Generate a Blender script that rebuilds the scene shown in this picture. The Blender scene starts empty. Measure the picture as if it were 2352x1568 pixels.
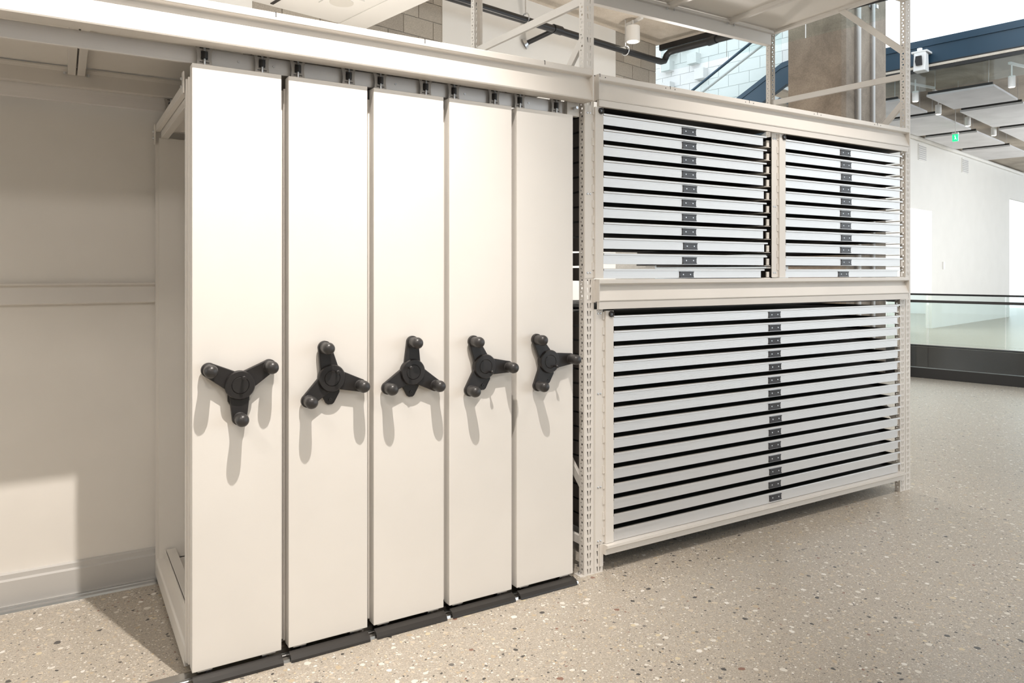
import bpy, bmesh, math, random
from mathutils import Matrix, Vector

random.seed(7)
sc = bpy.context.scene
C = sc.collection
PI = math.pi
R = math.radians

# ------------------------------------------------------------------ camera
EYE = 1.48
cam = bpy.data.cameras.new('camera')
cam.sensor_fit = 'HORIZONTAL'
cam.sensor_width = 36.0
cam.lens = 1695.0 / 2352.0 * 36.0
cam.shift_y = -160.0 / 2352.0
cam.clip_start = 0.02
cam.clip_end = 200
camo = bpy.data.objects.new('camera', cam)
C.objects.link(camo)
camo.location = (0, 0, EYE)
camo.rotation_euler = (R(90), 0, R(-31.44))
sc.camera = camo

# ------------------------------------------------------------------ world
world = bpy.data.worlds.new('daylight')
sc.world = world
world.use_nodes = True
wbg = world.node_tree.nodes['Background']
wbg.inputs[0].default_value = (0.86, 0.94, 1.0, 1)
wbg.inputs[1].default_value = 2.3

# ------------------------------------------------------------------ exposure
vs = sc.view_settings
vs.view_transform = 'Standard'
vs.look = 'None'
vs.exposure = 0.09
vs.gamma = 1.0
vs.use_curve_mapping = False
try:
    sc.cycles.use_denoising = True
    sc.cycles.max_bounces = 6
    sc.cycles.diffuse_bounces = 4
    sc.cycles.glossy_bounces = 3
    sc.cycles.transparent_max_bounces = 10
    sc.cycles.use_adaptive_sampling = True
    sc.cycles.adaptive_threshold = 0.025
    sc.cycles.sample_clamp_indirect = 6.0
    sc.cycles.caustics_reflective = False
except Exception:
    pass


def spot(name, loc, aim, watts, col, size, blend, radius):
    l = bpy.data.lights.new(name, 'SPOT')
    l.energy = watts
    l.color = col
    l.spot_size = R(size)
    l.spot_blend = blend
    l.shadow_soft_size = radius
    o = bpy.data.objects.new(name, l)
    C.objects.link(o)
    o.location = loc
    o.rotation_euler = (Vector(aim) - Vector(loc)).to_track_quat('-Z', 'Y').to_euler()
    return o


KEY = (0.87, 1.35, 4.5)
WARM = (1.0, 0.925, 0.845)
spot('track_spot_key', KEY, (0.35, 2.75, 1.2), 740, WARM, 72, 0.9, 0.022)
# added fill: broad soft spots without fixtures, standing in for ceiling floods
for k, (x, y, aim, w) in enumerate(((-2.2, 0.2, (-0.6, 2.9, 0.9), 165), (2.4, -1.2, (2.6, 1.6, 0.3), 30), (-0.5, -3.0, (0.1, 3.0, 1.2), 245))):
    spot('fill_spot', (x, y, 4.75), aim, w, WARM, 150, 0.6, 0.30)

spot('track_spot_rack', (3.5, 1.0, 4.6), (3.75, 2.9, 0.8), 290, WARM, 57, 0.85, 0.03)

# ------------------------------------------------------------------ building frame (turned against the racks)
PHI = R(11.4)
CP, SP = math.cos(PHI), math.sin(PHI)


def B(p):
    x, y, z = p
    return (x * CP - y * SP, x * SP + y * CP, z)


# ------------------------------------------------------------------ material helpers
def new_mat(name):
    m = bpy.data.materials.new(name)
    m.use_nodes = True
    nt = m.node_tree
    return m, nt, nt.nodes['Principled BSDF']


def N(nt, t, **kw):
    n = nt.nodes.new(t)
    for k, v in kw.items():
        setattr(n, k, v)
    return n


def bump(nt, b, src, strength, dist):
    bp = N(nt, 'ShaderNodeBump')
    bp.inputs['Strength'].default_value = strength
    bp.inputs['Distance'].default_value = dist
    nt.links.new(src, bp.inputs['Height'])
    nt.links.new(bp.outputs[0], b.inputs['Normal'])


def ramp(nt, src, stops, mode='LINEAR'):
    r = N(nt, 'ShaderNodeValToRGB')
    r.color_ramp.interpolation = mode
    e = r.color_ramp.elements
    while len(e) < len(stops):
        e.new(0.5)
    for i, (p, c) in enumerate(stops):
        e[i].position = p
        e[i].color = c if len(c) == 4 else (*c, 1)
    nt.links.new(src, r.inputs[0])
    return r


def paint(name, col, rough=0.45, metal=0.0, var=0.03, spec=0.5):
    m, nt, b = new_mat(name)
    tc = N(nt, 'ShaderNodeTexCoord')
    no = N(nt, 'ShaderNodeTexNoise')
    no.inputs['Scale'].default_value = 2.3
    no.inputs['Detail'].default_value = 3
    nt.links.new(tc.outputs['Object'], no.inputs['Vector'])
    lo = tuple(max(0, c * (1 - var)) for c in col)
    hi = tuple(min(1, c * (1 + var)) for c in col)
    r = ramp(nt, no.outputs['Fac'], [(0.3, lo), (0.7, hi)])
    nt.links.new(r.outputs[0], b.inputs['Base Color'])
    b.inputs['Roughness'].default_value = rough
    b.inputs['Metallic'].default_value = metal
    b.inputs['Specular IOR Level'].default_value = spec
    fine = N(nt, 'ShaderNodeTexNoise')
    fine.inputs['Scale'].default_value = 420
    nt.links.new(tc.outputs['Object'], fine.inputs['Vector'])
    bump(nt, b, fine.outputs['Fac'], 0.03, 0.001)
    return m


def metal(name, col, rough, scale, direction='Z', ridge=None, metallic=1.0):
    """brushed metal: grain runs along X, optional extruded ridges in Z"""
    m, nt, b = new_mat(name)
    tc = N(nt, 'ShaderNodeTexCoord')
    mp = N(nt, 'ShaderNodeMapping')
    mp.inputs['Scale'].default_value = (0.5, 40, scale) if direction == 'Z' else (0.5, scale, 40)
    nt.links.new(tc.outputs['Object'], mp.inputs['Vector'])
    no = N(nt, 'ShaderNodeTexNoise')
    no.inputs['Scale'].default_value = 3
    no.inputs['Detail'].default_value = 4
    nt.links.new(mp.outputs[0], no.inputs['Vector'])
    r = ramp(nt, no.outputs['Fac'], [(0.25, tuple(c * 0.94 for c in col)), (0.75, col)])
    nt.links.new(r.outputs[0], b.inputs['Base Color'])
    rr = ramp(nt, no.outputs['Fac'], [(0.2, (rough * 0.85,) * 3), (0.8, (rough * 1.15,) * 3)])
    nt.links.new(rr.outputs[0], b.inputs['Roughness'])
    b.inputs['Metallic'].default_value = metallic
    if ridge:
        wv = N(nt, 'ShaderNodeTexWave', wave_type='BANDS', bands_direction='Z')
        wv.inputs['Scale'].default_value = ridge
        nt.links.new(tc.outputs['Object'], wv.inputs['Vector'])
        bump(nt, b, wv.outputs['Color'], 0.35, 0.0006)
    else:
        bump(nt, b, no.outputs['Fac'], 0.05, 0.0005)
    return m


def emis(name, col, s):
    m, nt, b = new_mat(name)
    b.inputs['Base Color'].default_value = (*col, 1)
    b.inputs['Emission Color'].default_value = (*col, 1)
    b.inputs['Emission Strength'].default_value = s
    return m


M = {}
M['paint'] = paint('rack_paint', (0.78, 0.745, 0.70), 0.42)
M['sheet'] = paint('rack_sheet', (0.87, 0.835, 0.785), 0.5)
M['panel'] = paint('panel_paint', (0.83, 0.80, 0.76), 0.38)
M['alu'] = metal('drawer_aluminium', (0.725, 0.705, 0.685), 0.33, 260, ridge=95, metallic=0.85)
M['rail'] = metal('rail_aluminium', (0.90, 0.875, 0.86), 0.45, 160, metallic=0.4)
M['track'] = metal('track_aluminium', (0.78, 0.78, 0.78), 0.22, 120, direction='Y')
M['zinc'] = metal('zinc_fastener', (0.75, 0.77, 0.8), 0.3, 50)
M['black'] = paint('black_plastic', (0.022, 0.020, 0.020), 0.42, var=0.1)
M['grip'] = paint('grip_rubber', (0.038, 0.036, 0.036), 0.36, var=0.1)
M['holder'] = paint('label_holder_black', (0.045, 0.045, 0.05), 0.22, var=0.05)
M['foot_strip'] = paint('foot_strip_grey', (0.035, 0.032, 0.030), 0.3, var=0.15)
M['guide'] = paint('guide_taupe', (0.50, 0.465, 0.43), 0.45)
M['tray'] = paint('tray_dark', (0.035, 0.033, 0.032), 0.6, var=0.1)
M['white'] = paint('white_wall', (0.84, 0.83, 0.80), 0.7, var=0.015)
M['soffit'] = paint('soffit_white', (0.82, 0.81, 0.78), 0.7, var=0.015)
M['blue'] = paint('blue_steel', (0.018, 0.050, 0.085), 0.35, var=0.06)
M['dark'] = paint('dark_steel', (0.018, 0.017, 0.017), 0.4, var=0.1)
M['pipe'] = paint('pipe_black', (0.02, 0.021, 0.023), 0.35, var=0.1)
M['fixture'] = paint('fixture_white', (0.85, 0.84, 0.82), 0.4, var=0.01)
M['felt'] = paint('felt_grey', (0.60, 0.60, 0.61), 0.9, var=0.08)
M['fascia'] = paint('dark_fascia', (0.06, 0.05, 0.045), 0.5, var=0.1)
M['grille'] = paint('vent_grey', (0.55, 0.55, 0.55), 0.5)
M['basegrey'] = paint('base_grey', (0.60, 0.585, 0.565), 0.35)
M['grille_white'] = paint('speaker_cream', (0.70, 0.68, 0.63), 0.6)
M['door'] = paint('door_grey', (0.62, 0.6, 0.58), 0.5)
M['lamp'] = emis('lamp_lens', (1.0, 0.93, 0.8), 6.0)
M['exit'] = emis('exit_green', (0.02, 0.75, 0.25), 1.2)
M['signwhite'] = emis('exit_white', (0.9, 1.0, 0.9), 1.2)


def glass_mat(name, tint, alpha):
    m, nt, b = new_mat(name)
    out = nt.nodes['Material Output']
    tr = N(nt, 'ShaderNodeBsdfTransparent')
    tr.inputs[0].default_value = (*tint, 1)
    gl = N(nt, 'ShaderNodeBsdfGlossy')
    gl.inputs['Roughness'].default_value = 0.02
    lw = N(nt, 'ShaderNodeFresnel')
    lw.inputs['IOR'].default_value = 1.35
    no = N(nt, 'ShaderNodeTexNoise')
    no.inputs['Scale'].default_value = 1.5
    mu = N(nt, 'ShaderNodeMath', operation='MULTIPLY')
    mu.inputs[1].default_value = alpha
    nt.links.new(lw.outputs[0], mu.inputs[0])
    mx = N(nt, 'ShaderNodeMixShader')
    nt.links.new(mu.outputs[0], mx.inputs[0])
    nt.links.new(tr.outputs[0], mx.inputs[1])
    nt.links.new(gl.outputs[0], mx.inputs[2])
    nt.links.new(mx.outputs[0], out.inputs[0])
    nt.nodes.remove(b)
    return m


M['glass'] = glass_mat('clear_glass', (0.93, 0.965, 0.96), 1.0)


def concrete(name, c0, c1, sc_=1.2, stain=0.5, rough=0.8):
    m, nt, b = new_mat(name)
    tc = N(nt, 'ShaderNodeTexCoord')
    a = N(nt, 'ShaderNodeTexNoise')
    a.inputs['Scale'].default_value = sc_
    a.inputs['Detail'].default_value = 8
    a.inputs['Roughness'].default_value = 0.68
    a.inputs['Distortion'].default_value = stain
    f = N(nt, 'ShaderNodeTexNoise')
    f.inputs['Scale'].default_value = 60
    f.inputs['Detail'].default_value = 4
    nt.links.new(tc.outputs['Object'], a.inputs['Vector'])
    nt.links.new(tc.outputs['Object'], f.inputs['Vector'])
    r = ramp(nt, a.outputs['Fac'], [(0.3, c0), (0.7, c1)])
    mx = N(nt, 'ShaderNodeMixRGB', blend_type='OVERLAY')
    mx.inputs[0].default_value = 0.3
    nt.links.new(r.outputs[0], mx.inputs[1])
    nt.links.new(f.outputs['Fac'], mx.inputs[2])
    nt.links.new(mx.outputs[0], b.inputs['Base Color'])
    b.inputs['Roughness'].default_value = rough
    bump(nt, b, f.outputs['Fac'], 0.2, 0.004)
    return m


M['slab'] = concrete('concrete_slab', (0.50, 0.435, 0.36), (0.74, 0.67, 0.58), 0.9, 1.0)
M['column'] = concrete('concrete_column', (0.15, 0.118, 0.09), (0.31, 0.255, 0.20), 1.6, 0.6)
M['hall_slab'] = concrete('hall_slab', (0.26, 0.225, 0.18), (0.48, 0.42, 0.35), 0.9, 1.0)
M['mortar'] = concrete('mortar', (0.42, 0.40, 0.37), (0.52, 0.50, 0.46), 5)


def block_mat(name, c0, c1):
    m, nt, b = new_mat(name)
    oi = N(nt, 'ShaderNodeObjectInfo')
    r = ramp(nt, oi.outputs['Random'], [(0, c0), (1, c1)])
    tc = N(nt, 'ShaderNodeTexCoord')
    f = N(nt, 'ShaderNodeTexNoise')
    f.inputs['Scale'].default_value = 90
    f.inputs['Detail'].default_value = 5
    nt.links.new(tc.outputs['Object'], f.inputs['Vector'])
    mx = N(nt, 'ShaderNodeMixRGB', blend_type='OVERLAY')
    mx.inputs[0].default_value = 0.35
    nt.links.new(r.outputs[0], mx.inputs[1])
    nt.links.new(f.outputs['Fac'], mx.inputs[2])
    nt.links.new(mx.outputs[0], b.inputs['Base Color'])
    b.inputs['Roughness'].default_value = 0.85
    bump(nt, b, f.outputs['Fac'], 0.3, 0.003)
    return m


M['block'] = block_mat('concrete_block', (0.36, 0.325, 0.28), (0.47, 0.43, 0.37))
M['daylit_block'] = block_mat('daylit_block', (0.66, 0.68, 0.68), (0.74, 0.76, 0.76))  # same block, with the daylight put into a paler, bluish colour


def terrazzo():
    m, nt, b = new_mat('polished_terrazzo')
    L = nt.links.new
    tc = N(nt, 'ShaderNodeTexCoord')
    wob = N(nt, 'ShaderNodeTexNoise')
    wob.inputs['Scale'].default_value = 55
    wob.inputs['Detail'].default_value = 2
    L(tc.outputs['Object'], wob.inputs['Vector'])
    add = N(nt, 'ShaderNodeMixRGB', blend_type='ADD')
    add.inputs[0].default_value = 0.016
    L(tc.outputs['Object'], add.inputs[1])
    L(wob.outputs['Color'], add.inputs[2])
    vec = add.outputs[0]
    fine = N(nt, 'ShaderNodeTexNoise')
    fine.inputs['Scale'].default_value = 160
    fine.inputs['Detail'].default_value = 5
    fine.inputs['Roughness'].default_value = 0.75
    L(vec, fine.inputs['Vector'])
    base = ramp(nt, fine.outputs['Fac'], [(0.28, (0.26, 0.222, 0.18)), (0.5, (0.47, 0.42, 0.355)), (0.72, (0.68, 0.63, 0.56))])
    cur = base.outputs[0]
    stones = [(0.0, (0.64, 0.56, 0.45)), (0.28, (0.78, 0.74, 0.67)), (0.44, (0.55, 0.45, 0.32)), (0.60, (0.86, 0.83, 0.78)),
              (0.70, (0.44, 0.37, 0.30)), (0.78, (0.68, 0.59, 0.42)), (0.85, (0.08, 0.075, 0.07)), (0.95, (0.27, 0.15, 0.11)), (0.972, (0.17, 0.16, 0.15))]
    for scale, keep, rad in ((150, 0.30, 0.46), (75, 0.36, 0.46), (34, 0.56, 0.44)):
        v = N(nt, 'ShaderNodeTexVoronoi', feature='F1')
        v.inputs['Scale'].default_value = scale
        L(vec, v.inputs['Vector'])
        sep = N(nt, 'ShaderNodeSeparateColor')
        L(v.outputs['Color'], sep.inputs[0])
        col = ramp(nt, sep.outputs[0], stones, 'CONSTANT')
        # chip radius varies per cell and is nil for part of them
        rd = N(nt, 'ShaderNodeMapRange')
        rd.inputs['From Min'].default_value = keep
        rd.inputs['From Max'].default_value = 1.0
        rd.inputs['To Min'].default_value = 0.0
        rd.inputs['To Max'].default_value = rad
        L(sep.outputs[1], rd.inputs['Value'])
        lt = N(nt, 'ShaderNodeMath', operation='LESS_THAN')
        L(v.outputs['Distance'], lt.inputs[0])
        L(rd.outputs[0], lt.inputs[1])
        mx = N(nt, 'ShaderNodeMixRGB')
        L(lt.outputs[0], mx.inputs[0])
        L(cur, mx.inputs[1])
        L(col.outputs[0], mx.inputs[2])
        cur = mx.outputs[0]
    L(cur, b.inputs['Base Color'])
    b.inputs['Roughness'].default_value = 0.32
    b.inputs['Specular IOR Level'].default_value = 0.45
    return m


M['terrazzo'] = terrazzo()


# ------------------------------------------------------------------ mesh helpers
class MB:
    def __init__(self, xf=None):
        self.v, self.f, self.xf = [], [], xf

    def add(self, vs_, fs):
        o = len(self.v)
        self.v += [tuple(p) for p in vs_]
        self.f += [tuple(i + o for i in f) for f in fs]
        return self

    def box(self, x0, x1, y0, y1, z0, z1):
        return self.add([(x0, y0, z0), (x1, y0, z0), (x1, y1, z0), (x0, y1, z0), (x0, y0, z1), (x1, y0, z1), (x1, y1, z1), (x0, y1, z1)],
                        [(0, 3, 2, 1), (4, 5, 6, 7), (0, 1, 5, 4), (1, 2, 6, 5), (2, 3, 7, 6), (3, 0, 4, 7)])

    def prism(self, poly, a0, a1, axis):
        """poly in the two other axes (order xyz), extruded along axis from a0 to a1"""
        def P(p, a):
            return {'X': (a, p[0], p[1]), 'Y': (p[0], a, p[1]), 'Z': (p[0], p[1], a)}[axis]
        n = len(poly)
        return self.add([P(p, a0) for p in poly] + [P(p, a1) for p in poly],
                        [tuple(range(n))[::-1], tuple(range(n, 2 * n))] + [(i, (i + 1) % n, n + (i + 1) % n, n + i) for i in range(n)])

    def tube(self, pts, r, seg=12, cap=True):
        pts = [Vector(p) for p in pts]
        rings = []
        up = None
        for i, p in enumerate(pts):
            d = (pts[min(i + 1, len(pts) - 1)] - pts[max(i - 1, 0)]).normalized()
            if up is None or abs(up.dot(d)) > 0.95:
                up = Vector((0, 0, 1)) if abs(d.z) < 0.9 else Vector((1, 0, 0))
            s = d.cross(up).normalized()
            t = s.cross(d).normalized()
            up = t
            rr = r[i] if isinstance(r, (list, tuple)) else r
            rings.append([p + s * (rr * math.cos(2 * PI * k / seg)) + t * (rr * math.sin(2 * PI * k / seg)) for k in range(seg)])
        vs_ = [q for ring in rings for q in ring]
        fs = []
        for i in range(len(rings) - 1):
            for k in range(seg):
                fs.append((i * seg + k, i * seg + (k + 1) % seg, (i + 1) * seg + (k + 1) % seg, (i + 1) * seg + k))
        if cap:
            fs.append(tuple(range(seg))[::-1])
            fs.append(tuple(range((len(rings) - 1) * seg, len(rings) * seg)))
        return self.add(vs_, fs)

    def bar(self, a, b, w, h, up=(0, 0, 1)):
        """rectangular bar from a to b: w across, h along up"""
        a, b, up = Vector(a), Vector(b), Vector(up)
        d = (b - a).normalized()
        s = d.cross(up).normalized()
        t = s.cross(d).normalized()
        vs_ = []
        for p in (a, b):
            for i, j in ((-1, -1), (1, -1), (1, 1), (-1, 1)):
                vs_.append(p + s * (w / 2 * i) + t * (h / 2 * j))
        return self.add(vs_, [(0, 1, 2, 3), (7, 6, 5, 4), (0, 4, 5, 1), (1, 5, 6, 2), (2, 6, 7, 3), (3, 7, 4, 0)])

    def build(self, name, mat, parent=None, smooth=False, bevel=0.0, solid=0.0, seg=2):
        v = [B(p) for p in self.v] if self.xf else self.v
        me = bpy.data.meshes.new(name)
        me.from_pydata([tuple(p) for p in v], [], self.f)
        bm = bmesh.new()
        bm.from_mesh(me)
        bmesh.ops.recalc_face_normals(bm, faces=bm.faces)
        bm.to_mesh(me)
        bm.free()
        me.materials.append(M[mat] if isinstance(mat, str) else mat)
        if smooth:
            for p in me.polygons:
                p.use_smooth = True
        o = bpy.data.objects.new(name, me)
        C.objects.link(o)
        if parent is not None:
            o.parent = parent
            if parent.type == 'EMPTY':
                o.matrix_parent_inverse = Matrix.Translation(-Vector(parent.location))
        if solid:
            s = o.modifiers.new('thickness', 'SOLIDIFY')
            s.thickness = solid
            s.offset = 0
        if bevel:
            bv = o.modifiers.new('edge', 'BEVEL')
            bv.width = bevel
            bv.segments = seg
            bv.limit_method = 'ANGLE'
            bv.angle_limit = R(40)
        if smooth:
            es = o.modifiers.new('split', 'EDGE_SPLIT')
            es.split_angle = R(38)
        return o


def thing(name, label, cat, loc, group=None):
    o = bpy.data.objects.new(name, None)
    C.objects.link(o)
    o.location = loc
    o.empty_display_size = 0.1
    o['label'] = label
    o['category'] = cat
    if group:
        o['group'] = group
    return o


def tag(o, label, cat, group=None):
    o['label'] = label
    o['category'] = cat
    if group:
        o['group'] = group
    return o


def struct(o, label=None):
    o['kind'] = 'structure'
    if label:
        o['label'] = label
    return o


def dup(root, offset, label, group=None):
    off = Vector(offset)
    r = root.copy()
    C.objects.link(r)
    r.location = root.location + off
    r['label'] = label
    if group:
        r['group'] = group
    for ch in list(root.children):
        c = ch.copy()
        C.objects.link(c)
        c.parent = r
        for g in list(ch.children):
            d = g.copy()
            C.objects.link(d)
            d.parent = c
    return r


def circle(cx, cy, r, n, a0=0.0, a1=2 * PI):
    return [(cx + r * math.cos(a0 + (a1 - a0) * i / n), cy + r * math.sin(a0 + (a1 - a0) * i / n)) for i in range(n)]


# ================================================================== THE SETTING
YW = 6.69          # long back wall of the building
ZS = 4.9           # underside of the slab
# floors, with the stair void between them
f = MB(True)
f.box(-7, 11.30, -7, 11.0, -0.3, 0.0)
struct(f.build('floor', 'terrazzo'), 'polished beige terrazzo floor')
f = MB(True)
f.box(15.9, 36, -7, 11.0, -0.3, 0.0)
struct(f.build('floor_beyond_void', 'terrazzo'), 'pale floor beyond the glass balustrades')
f = MB(True)
f.box(15.86, 15.90, -7, 9, -1.6, -0.002)
f.box(11.30, 11.34, -7, 9, -1.6, -0.31)
struct(f.build('trim_1', 'fascia'), 'dark fascia of the floor opening')
f = MB(True)
f.box(11.34, 15.86, -7, 9, -1.75, -1.6)
struct(f.build('floor_of_lower_level', 'fascia'))

# slab over the store and slab over the far hall
f = MB(True)
f.box(-7, 9.2, -7, YW + 0.25, ZS, 5.3)
struct(f.build('ceiling', 'slab'), 'board-marked concrete slab above the racks')
f = MB(True)
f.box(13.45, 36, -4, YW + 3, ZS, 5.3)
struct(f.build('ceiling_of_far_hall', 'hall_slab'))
# walls behind the viewer: white plaster, then a glazed front
f = MB(True)
f.box(-7.2, -7, -7, YW, 0, ZS)
struct(f.build('wall_west', 'white'))
f = MB(True)
f.box(-7, 4.0, -7.2, -7, 0, ZS)
struct(f.build('wall_front', 'white'))
f = MB(True)
f.box(4.0, 24, -7.2, -7, 0, 0.5)
f.box(4.0, 24, -7.2, -7, 4.6, 5.3)
for k in range(11):
    f.box(4.0 + 2 * k - 0.05, 4.0 + 2 * k + 0.05, -7.2, -7, 0.5, 4.6)
struct(f.build('window_1', 'dark'), 'dark mullioned glazed front behind the viewer')
# dropped white soffit
f = MB(True)
f.box(0.2, 4.09, 3.3, YW, 4.0, 4.12)
so = struct(f.build('ceiling_soffit', 'soffit', bevel=0.004), 'dropped white plaster soffit')
f = MB(True)
f.box(3.80, 4.08, 3.3, YW, 3.990, 4.0)
struct(f.build('trim_2', 'soffit', bevel=0.003), 'raised white border along the soffit edge')
f = MB(True)
f.box(3.045, 3.075, 5.6, 6.62, 3.992, 4.0)
struct(f.build('trim_3', 'dark'), 'dark joint in the white soffit')
f = MB(True)
f.box(1.0, 2.84, 6.55, YW + 0.1, 0, 3.995)
struct(f.build('wall_bulkhead', 'white'), 'white bulkhead wall below the soffit')

# back wall: mortar core, then blocks one by one, plaster in the middle
f = MB(True)
f.box(2.84, 5.12, YW + 0.012, YW + 0.2, 0, ZS)
wl = struct(f.build('wall_left', 'mortar'), 'concrete block wall left of the white plaster')
f = MB(True)
f.box(8.2, 9.16, YW + 0.012, YW + 0.2, 0, ZS)
wm = struct(f.build('wall_middle', 'mortar'), 'concrete block wall right of the white plaster')
f = MB(True)
f.box(5.12, 8.2, YW - 0.01, YW + 0.2, 0, ZS)
struct(f.build('wall_back', 'white'), 'white plaster wall behind the racks')


def block_wall(parent, x0, x1, z0, z1, y, mat, along='x', bw=0.40, bh=0.203, j=0.009, proud=None):
    rows = int((z1 - z0) / bh)
    for r in range(rows):
        za, zb = z1 - (r + 1) * bh, z1 - r * bh - j
        x = x0 - (bw / 2 if r % 2 else 0)
        while x < x1 - 0.02:
            a, b = max(x, x0), min(x + bw - j, x1)
            if b - a > 0.03:
                g = MB(True)
                if along == 'x':
                    g.box(a, b, y, y + 0.05, za, zb)
                else:
                    g.box(y, y + 0.05, a, b, za, zb)
                g.build('block', mat, parent)
            x += bw


block_wall(wl, 2.8, 5.12, 2.2, ZS, YW, 'block')
block_wall(wm, 8.2, 9.16, 2.2, ZS, YW, 'block')

# stairwell wall beyond the slab edge, with projecting blocks
XF = 12.2
f = MB(True)
f.box(XF + 0.012, XF + 0.2, 5.0, 9.6, 0, 7.6)
wf = struct(f.build('wall_stair', 'daylit_block'), 'pale daylit block wall of the stairwell')
block_wall(wf, 5.6, 9.4, 3.77, 6.41, XF, 'daylit_block', along='y', bw=0.42, bh=0.215)
f = MB(True)
f.box(9.3, XF + 0.2, 9.6, 9.75, 0, 7.6)
struct(f.build('wall_stair_end', 'white'))


def proj_block(y, z, s=0.19, d=0.16):
    g = MB(True)
    g.box(XF - d, XF + 0.01, y, y + 0.2, z, z + 0.2)
    g.build('projecting_block', 'daylit_block', wf, bevel=0.004)


for (y, z) in ((8.467, 5.42), (7.87, 5.44), (7.71, 5.12), (8.46, 5.00), (8.40, 5.72), (8.10, 5.80)):
    proj_block(y, z)

# far hall wall, with a lit recess and a far door
f = MB(True)
f.box(12.45, 19.5, YW, YW + 0.15, 0, ZS)
f.box(19.5, 21.18, YW, YW + 0.15, 3.06, ZS)
f.box(21.18, 28.58, YW, YW + 0.15, 0, ZS)
f.box(19.3, 21.4, YW + 1.1, YW + 1.2, 0, 3.3)
f.box(28.43, 28.58, YW + 0.15, YW + 4.2, 0, ZS)
struct(f.build('wall_right', 'white'), 'long white wall of the far hall')
f = MB(True)
f.box(28.58, 36, YW, YW + 0.1, 3.9, ZS)
struct(f.build('wall_header', 'white'))
f = MB(True)
f.box(28.4, 36.0, YW + 4.1, YW + 4.25, 0, ZS)
struct(f.build('wall_far', 'door'), 'grey far wall with a door')
f = MB(True)
f.box(30.2, 31.6, YW + 4.04, YW + 4.1, 0, 2.3)
d1 = struct(f.build('door_1', 'door', bevel=0.01), 'grey far door')
g = MB(True)
g.box(30.3, 30.55, YW + 3.97, YW + 4.02, 1.0, 1.05)
g.build('door_handle', 'zinc', d1)
f = MB(True)
f.tube([(17, YW - 0.06, 4.82), (30, YW - 0.06, 4.82)], 0.05, 10)
struct(f.build('trim_4', 'white', smooth=True), 'white pipe along the top of the far wall')

# concrete column
f = MB(True)
f.prism([(9.95, 4.18), (11.31, 4.18), (11.31, 4.97), (9.9, 4.97), (9.9, 4.23)], 0, 7.5, 'Z')
col = f.build('column', 'column', bevel=0.01)
struct(col, 'tall board-marked concrete column behind the rack')


# ================================================================== OVERHEAD FRAME AND REAR PARTITION (left bay)
def step_profile(y, zt, zb, rim=0.028, depth=0.028, back=0.035, rec=0.0):
    """front side profile (y, z): proud rim, recess, face slanting out to the foot"""
    return [(y + back, zt), (y + 0.003, zt), (y, zt - 0.003), (y, zt - rim + 0.003), (y + 0.003, zt - rim), (y + depth - 0.002, zt - rim - 0.004),
            (y + depth, zt - rim - 0.01), (y + rec, zb + 0.006), (y + rec + 0.002, zb + 0.001), (y + rec + 0.006, zb), (y + back + 0.02, zb), (y + back + 0.02, zt)]


of = thing('overhead_frame', 'long off-white overhead beam frame carrying the guide rails above the sliding carriages', 'frame', (-1.6, 2.88, 0))
fb = MB().prism(step_profile(2.795, 2.443, 2.296, rim=0.03, depth=0.03, back=0.06), -1.65, 2.158, 'X').build('front_beam', 'paint', of)
MB().prism([(2.793, 2.446), (2.875, 2.446), (2.875, 2.293), (2.793, 2.293)], 2.158, 2.164, 'X').build('end_plate', 'paint', fb)
for x in (0.08, 0.68, 1.285, 1.883):
    MB().box(x, x + 0.003, 2.7945, 2.83, 2.425, 2.4445).build('joint', 'tray', fb)
MB().prism(step_profile(3.86, 2.40, 2.31, rim=0.012, depth=0.006, back=0.04), -1.65, 2.158, 'X').build('rear_beam', 'paint', of)
MB().box(-1.65, 2.11, 2.925, 2.940, 2.246, 2.306).build('guide_rail', 'rail', of, bevel=0.002)
for x in (0.575, 0.705, 1.21, 1.54, 1.88):
    MB().tube([(x, 2.9255, 2.275), (x, 2.9225, 2.275)], 0.0045, 10).build('screw', 'zinc', of)
MB().box(-1.65, 2.10, 3.885, 3.900, 2.246, 2.311).build('guide_rail', 'rail', of, bevel=0.002)
MB().box(2.085, 2.158, 2.90, 2.925, 2.235, 2.315).build('rail_bracket', 'paint', of, bevel=0.002)
MB().tube([(2.125, 2.90, 2.272), (2.125, 2.872, 2.272)], 0.007, 10).build('bolt', 'zinc', of)
for x0, x1 in ((-1.62, -0.9352), (-0.9348, 0.0598), (0.0602, 0.6648), (0.6652, 1.2748), (1.2752, 1.8748), (1.8752, 2.156)):
    MB().box(x0, x1, 2.86, 3.90, 2.405, 2.43).build('deck_panel', 'sheet', of)
for x in (-0.935, 0.06, 0.665, 1.275, 1.875):
    cb = MB()
    cb.box(x - 0.034, x - 0.003, 2.87, 3.865, 2.365, 2.405)
    cb.box(x + 0.003, x + 0.034, 2.87, 3.865, 2.365, 2.405)
    b_ = cb.build('cross_bar', 'paint', of, bevel=0.002)
    for sx in (-0.045, 0.045):
        MB().tube([(x + sx, 3.85, 2.372), (x + sx, 3.85, 2.362)], 0.007, 8).build('bolt_head', 'zinc', b_)
for y in (2.90, 3.92):
    MB().box(-1.68, -1.62, y - 0.03, y + 0.03, 0, 2.46).build('post', 'paint', of, bevel=0.003)

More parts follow.
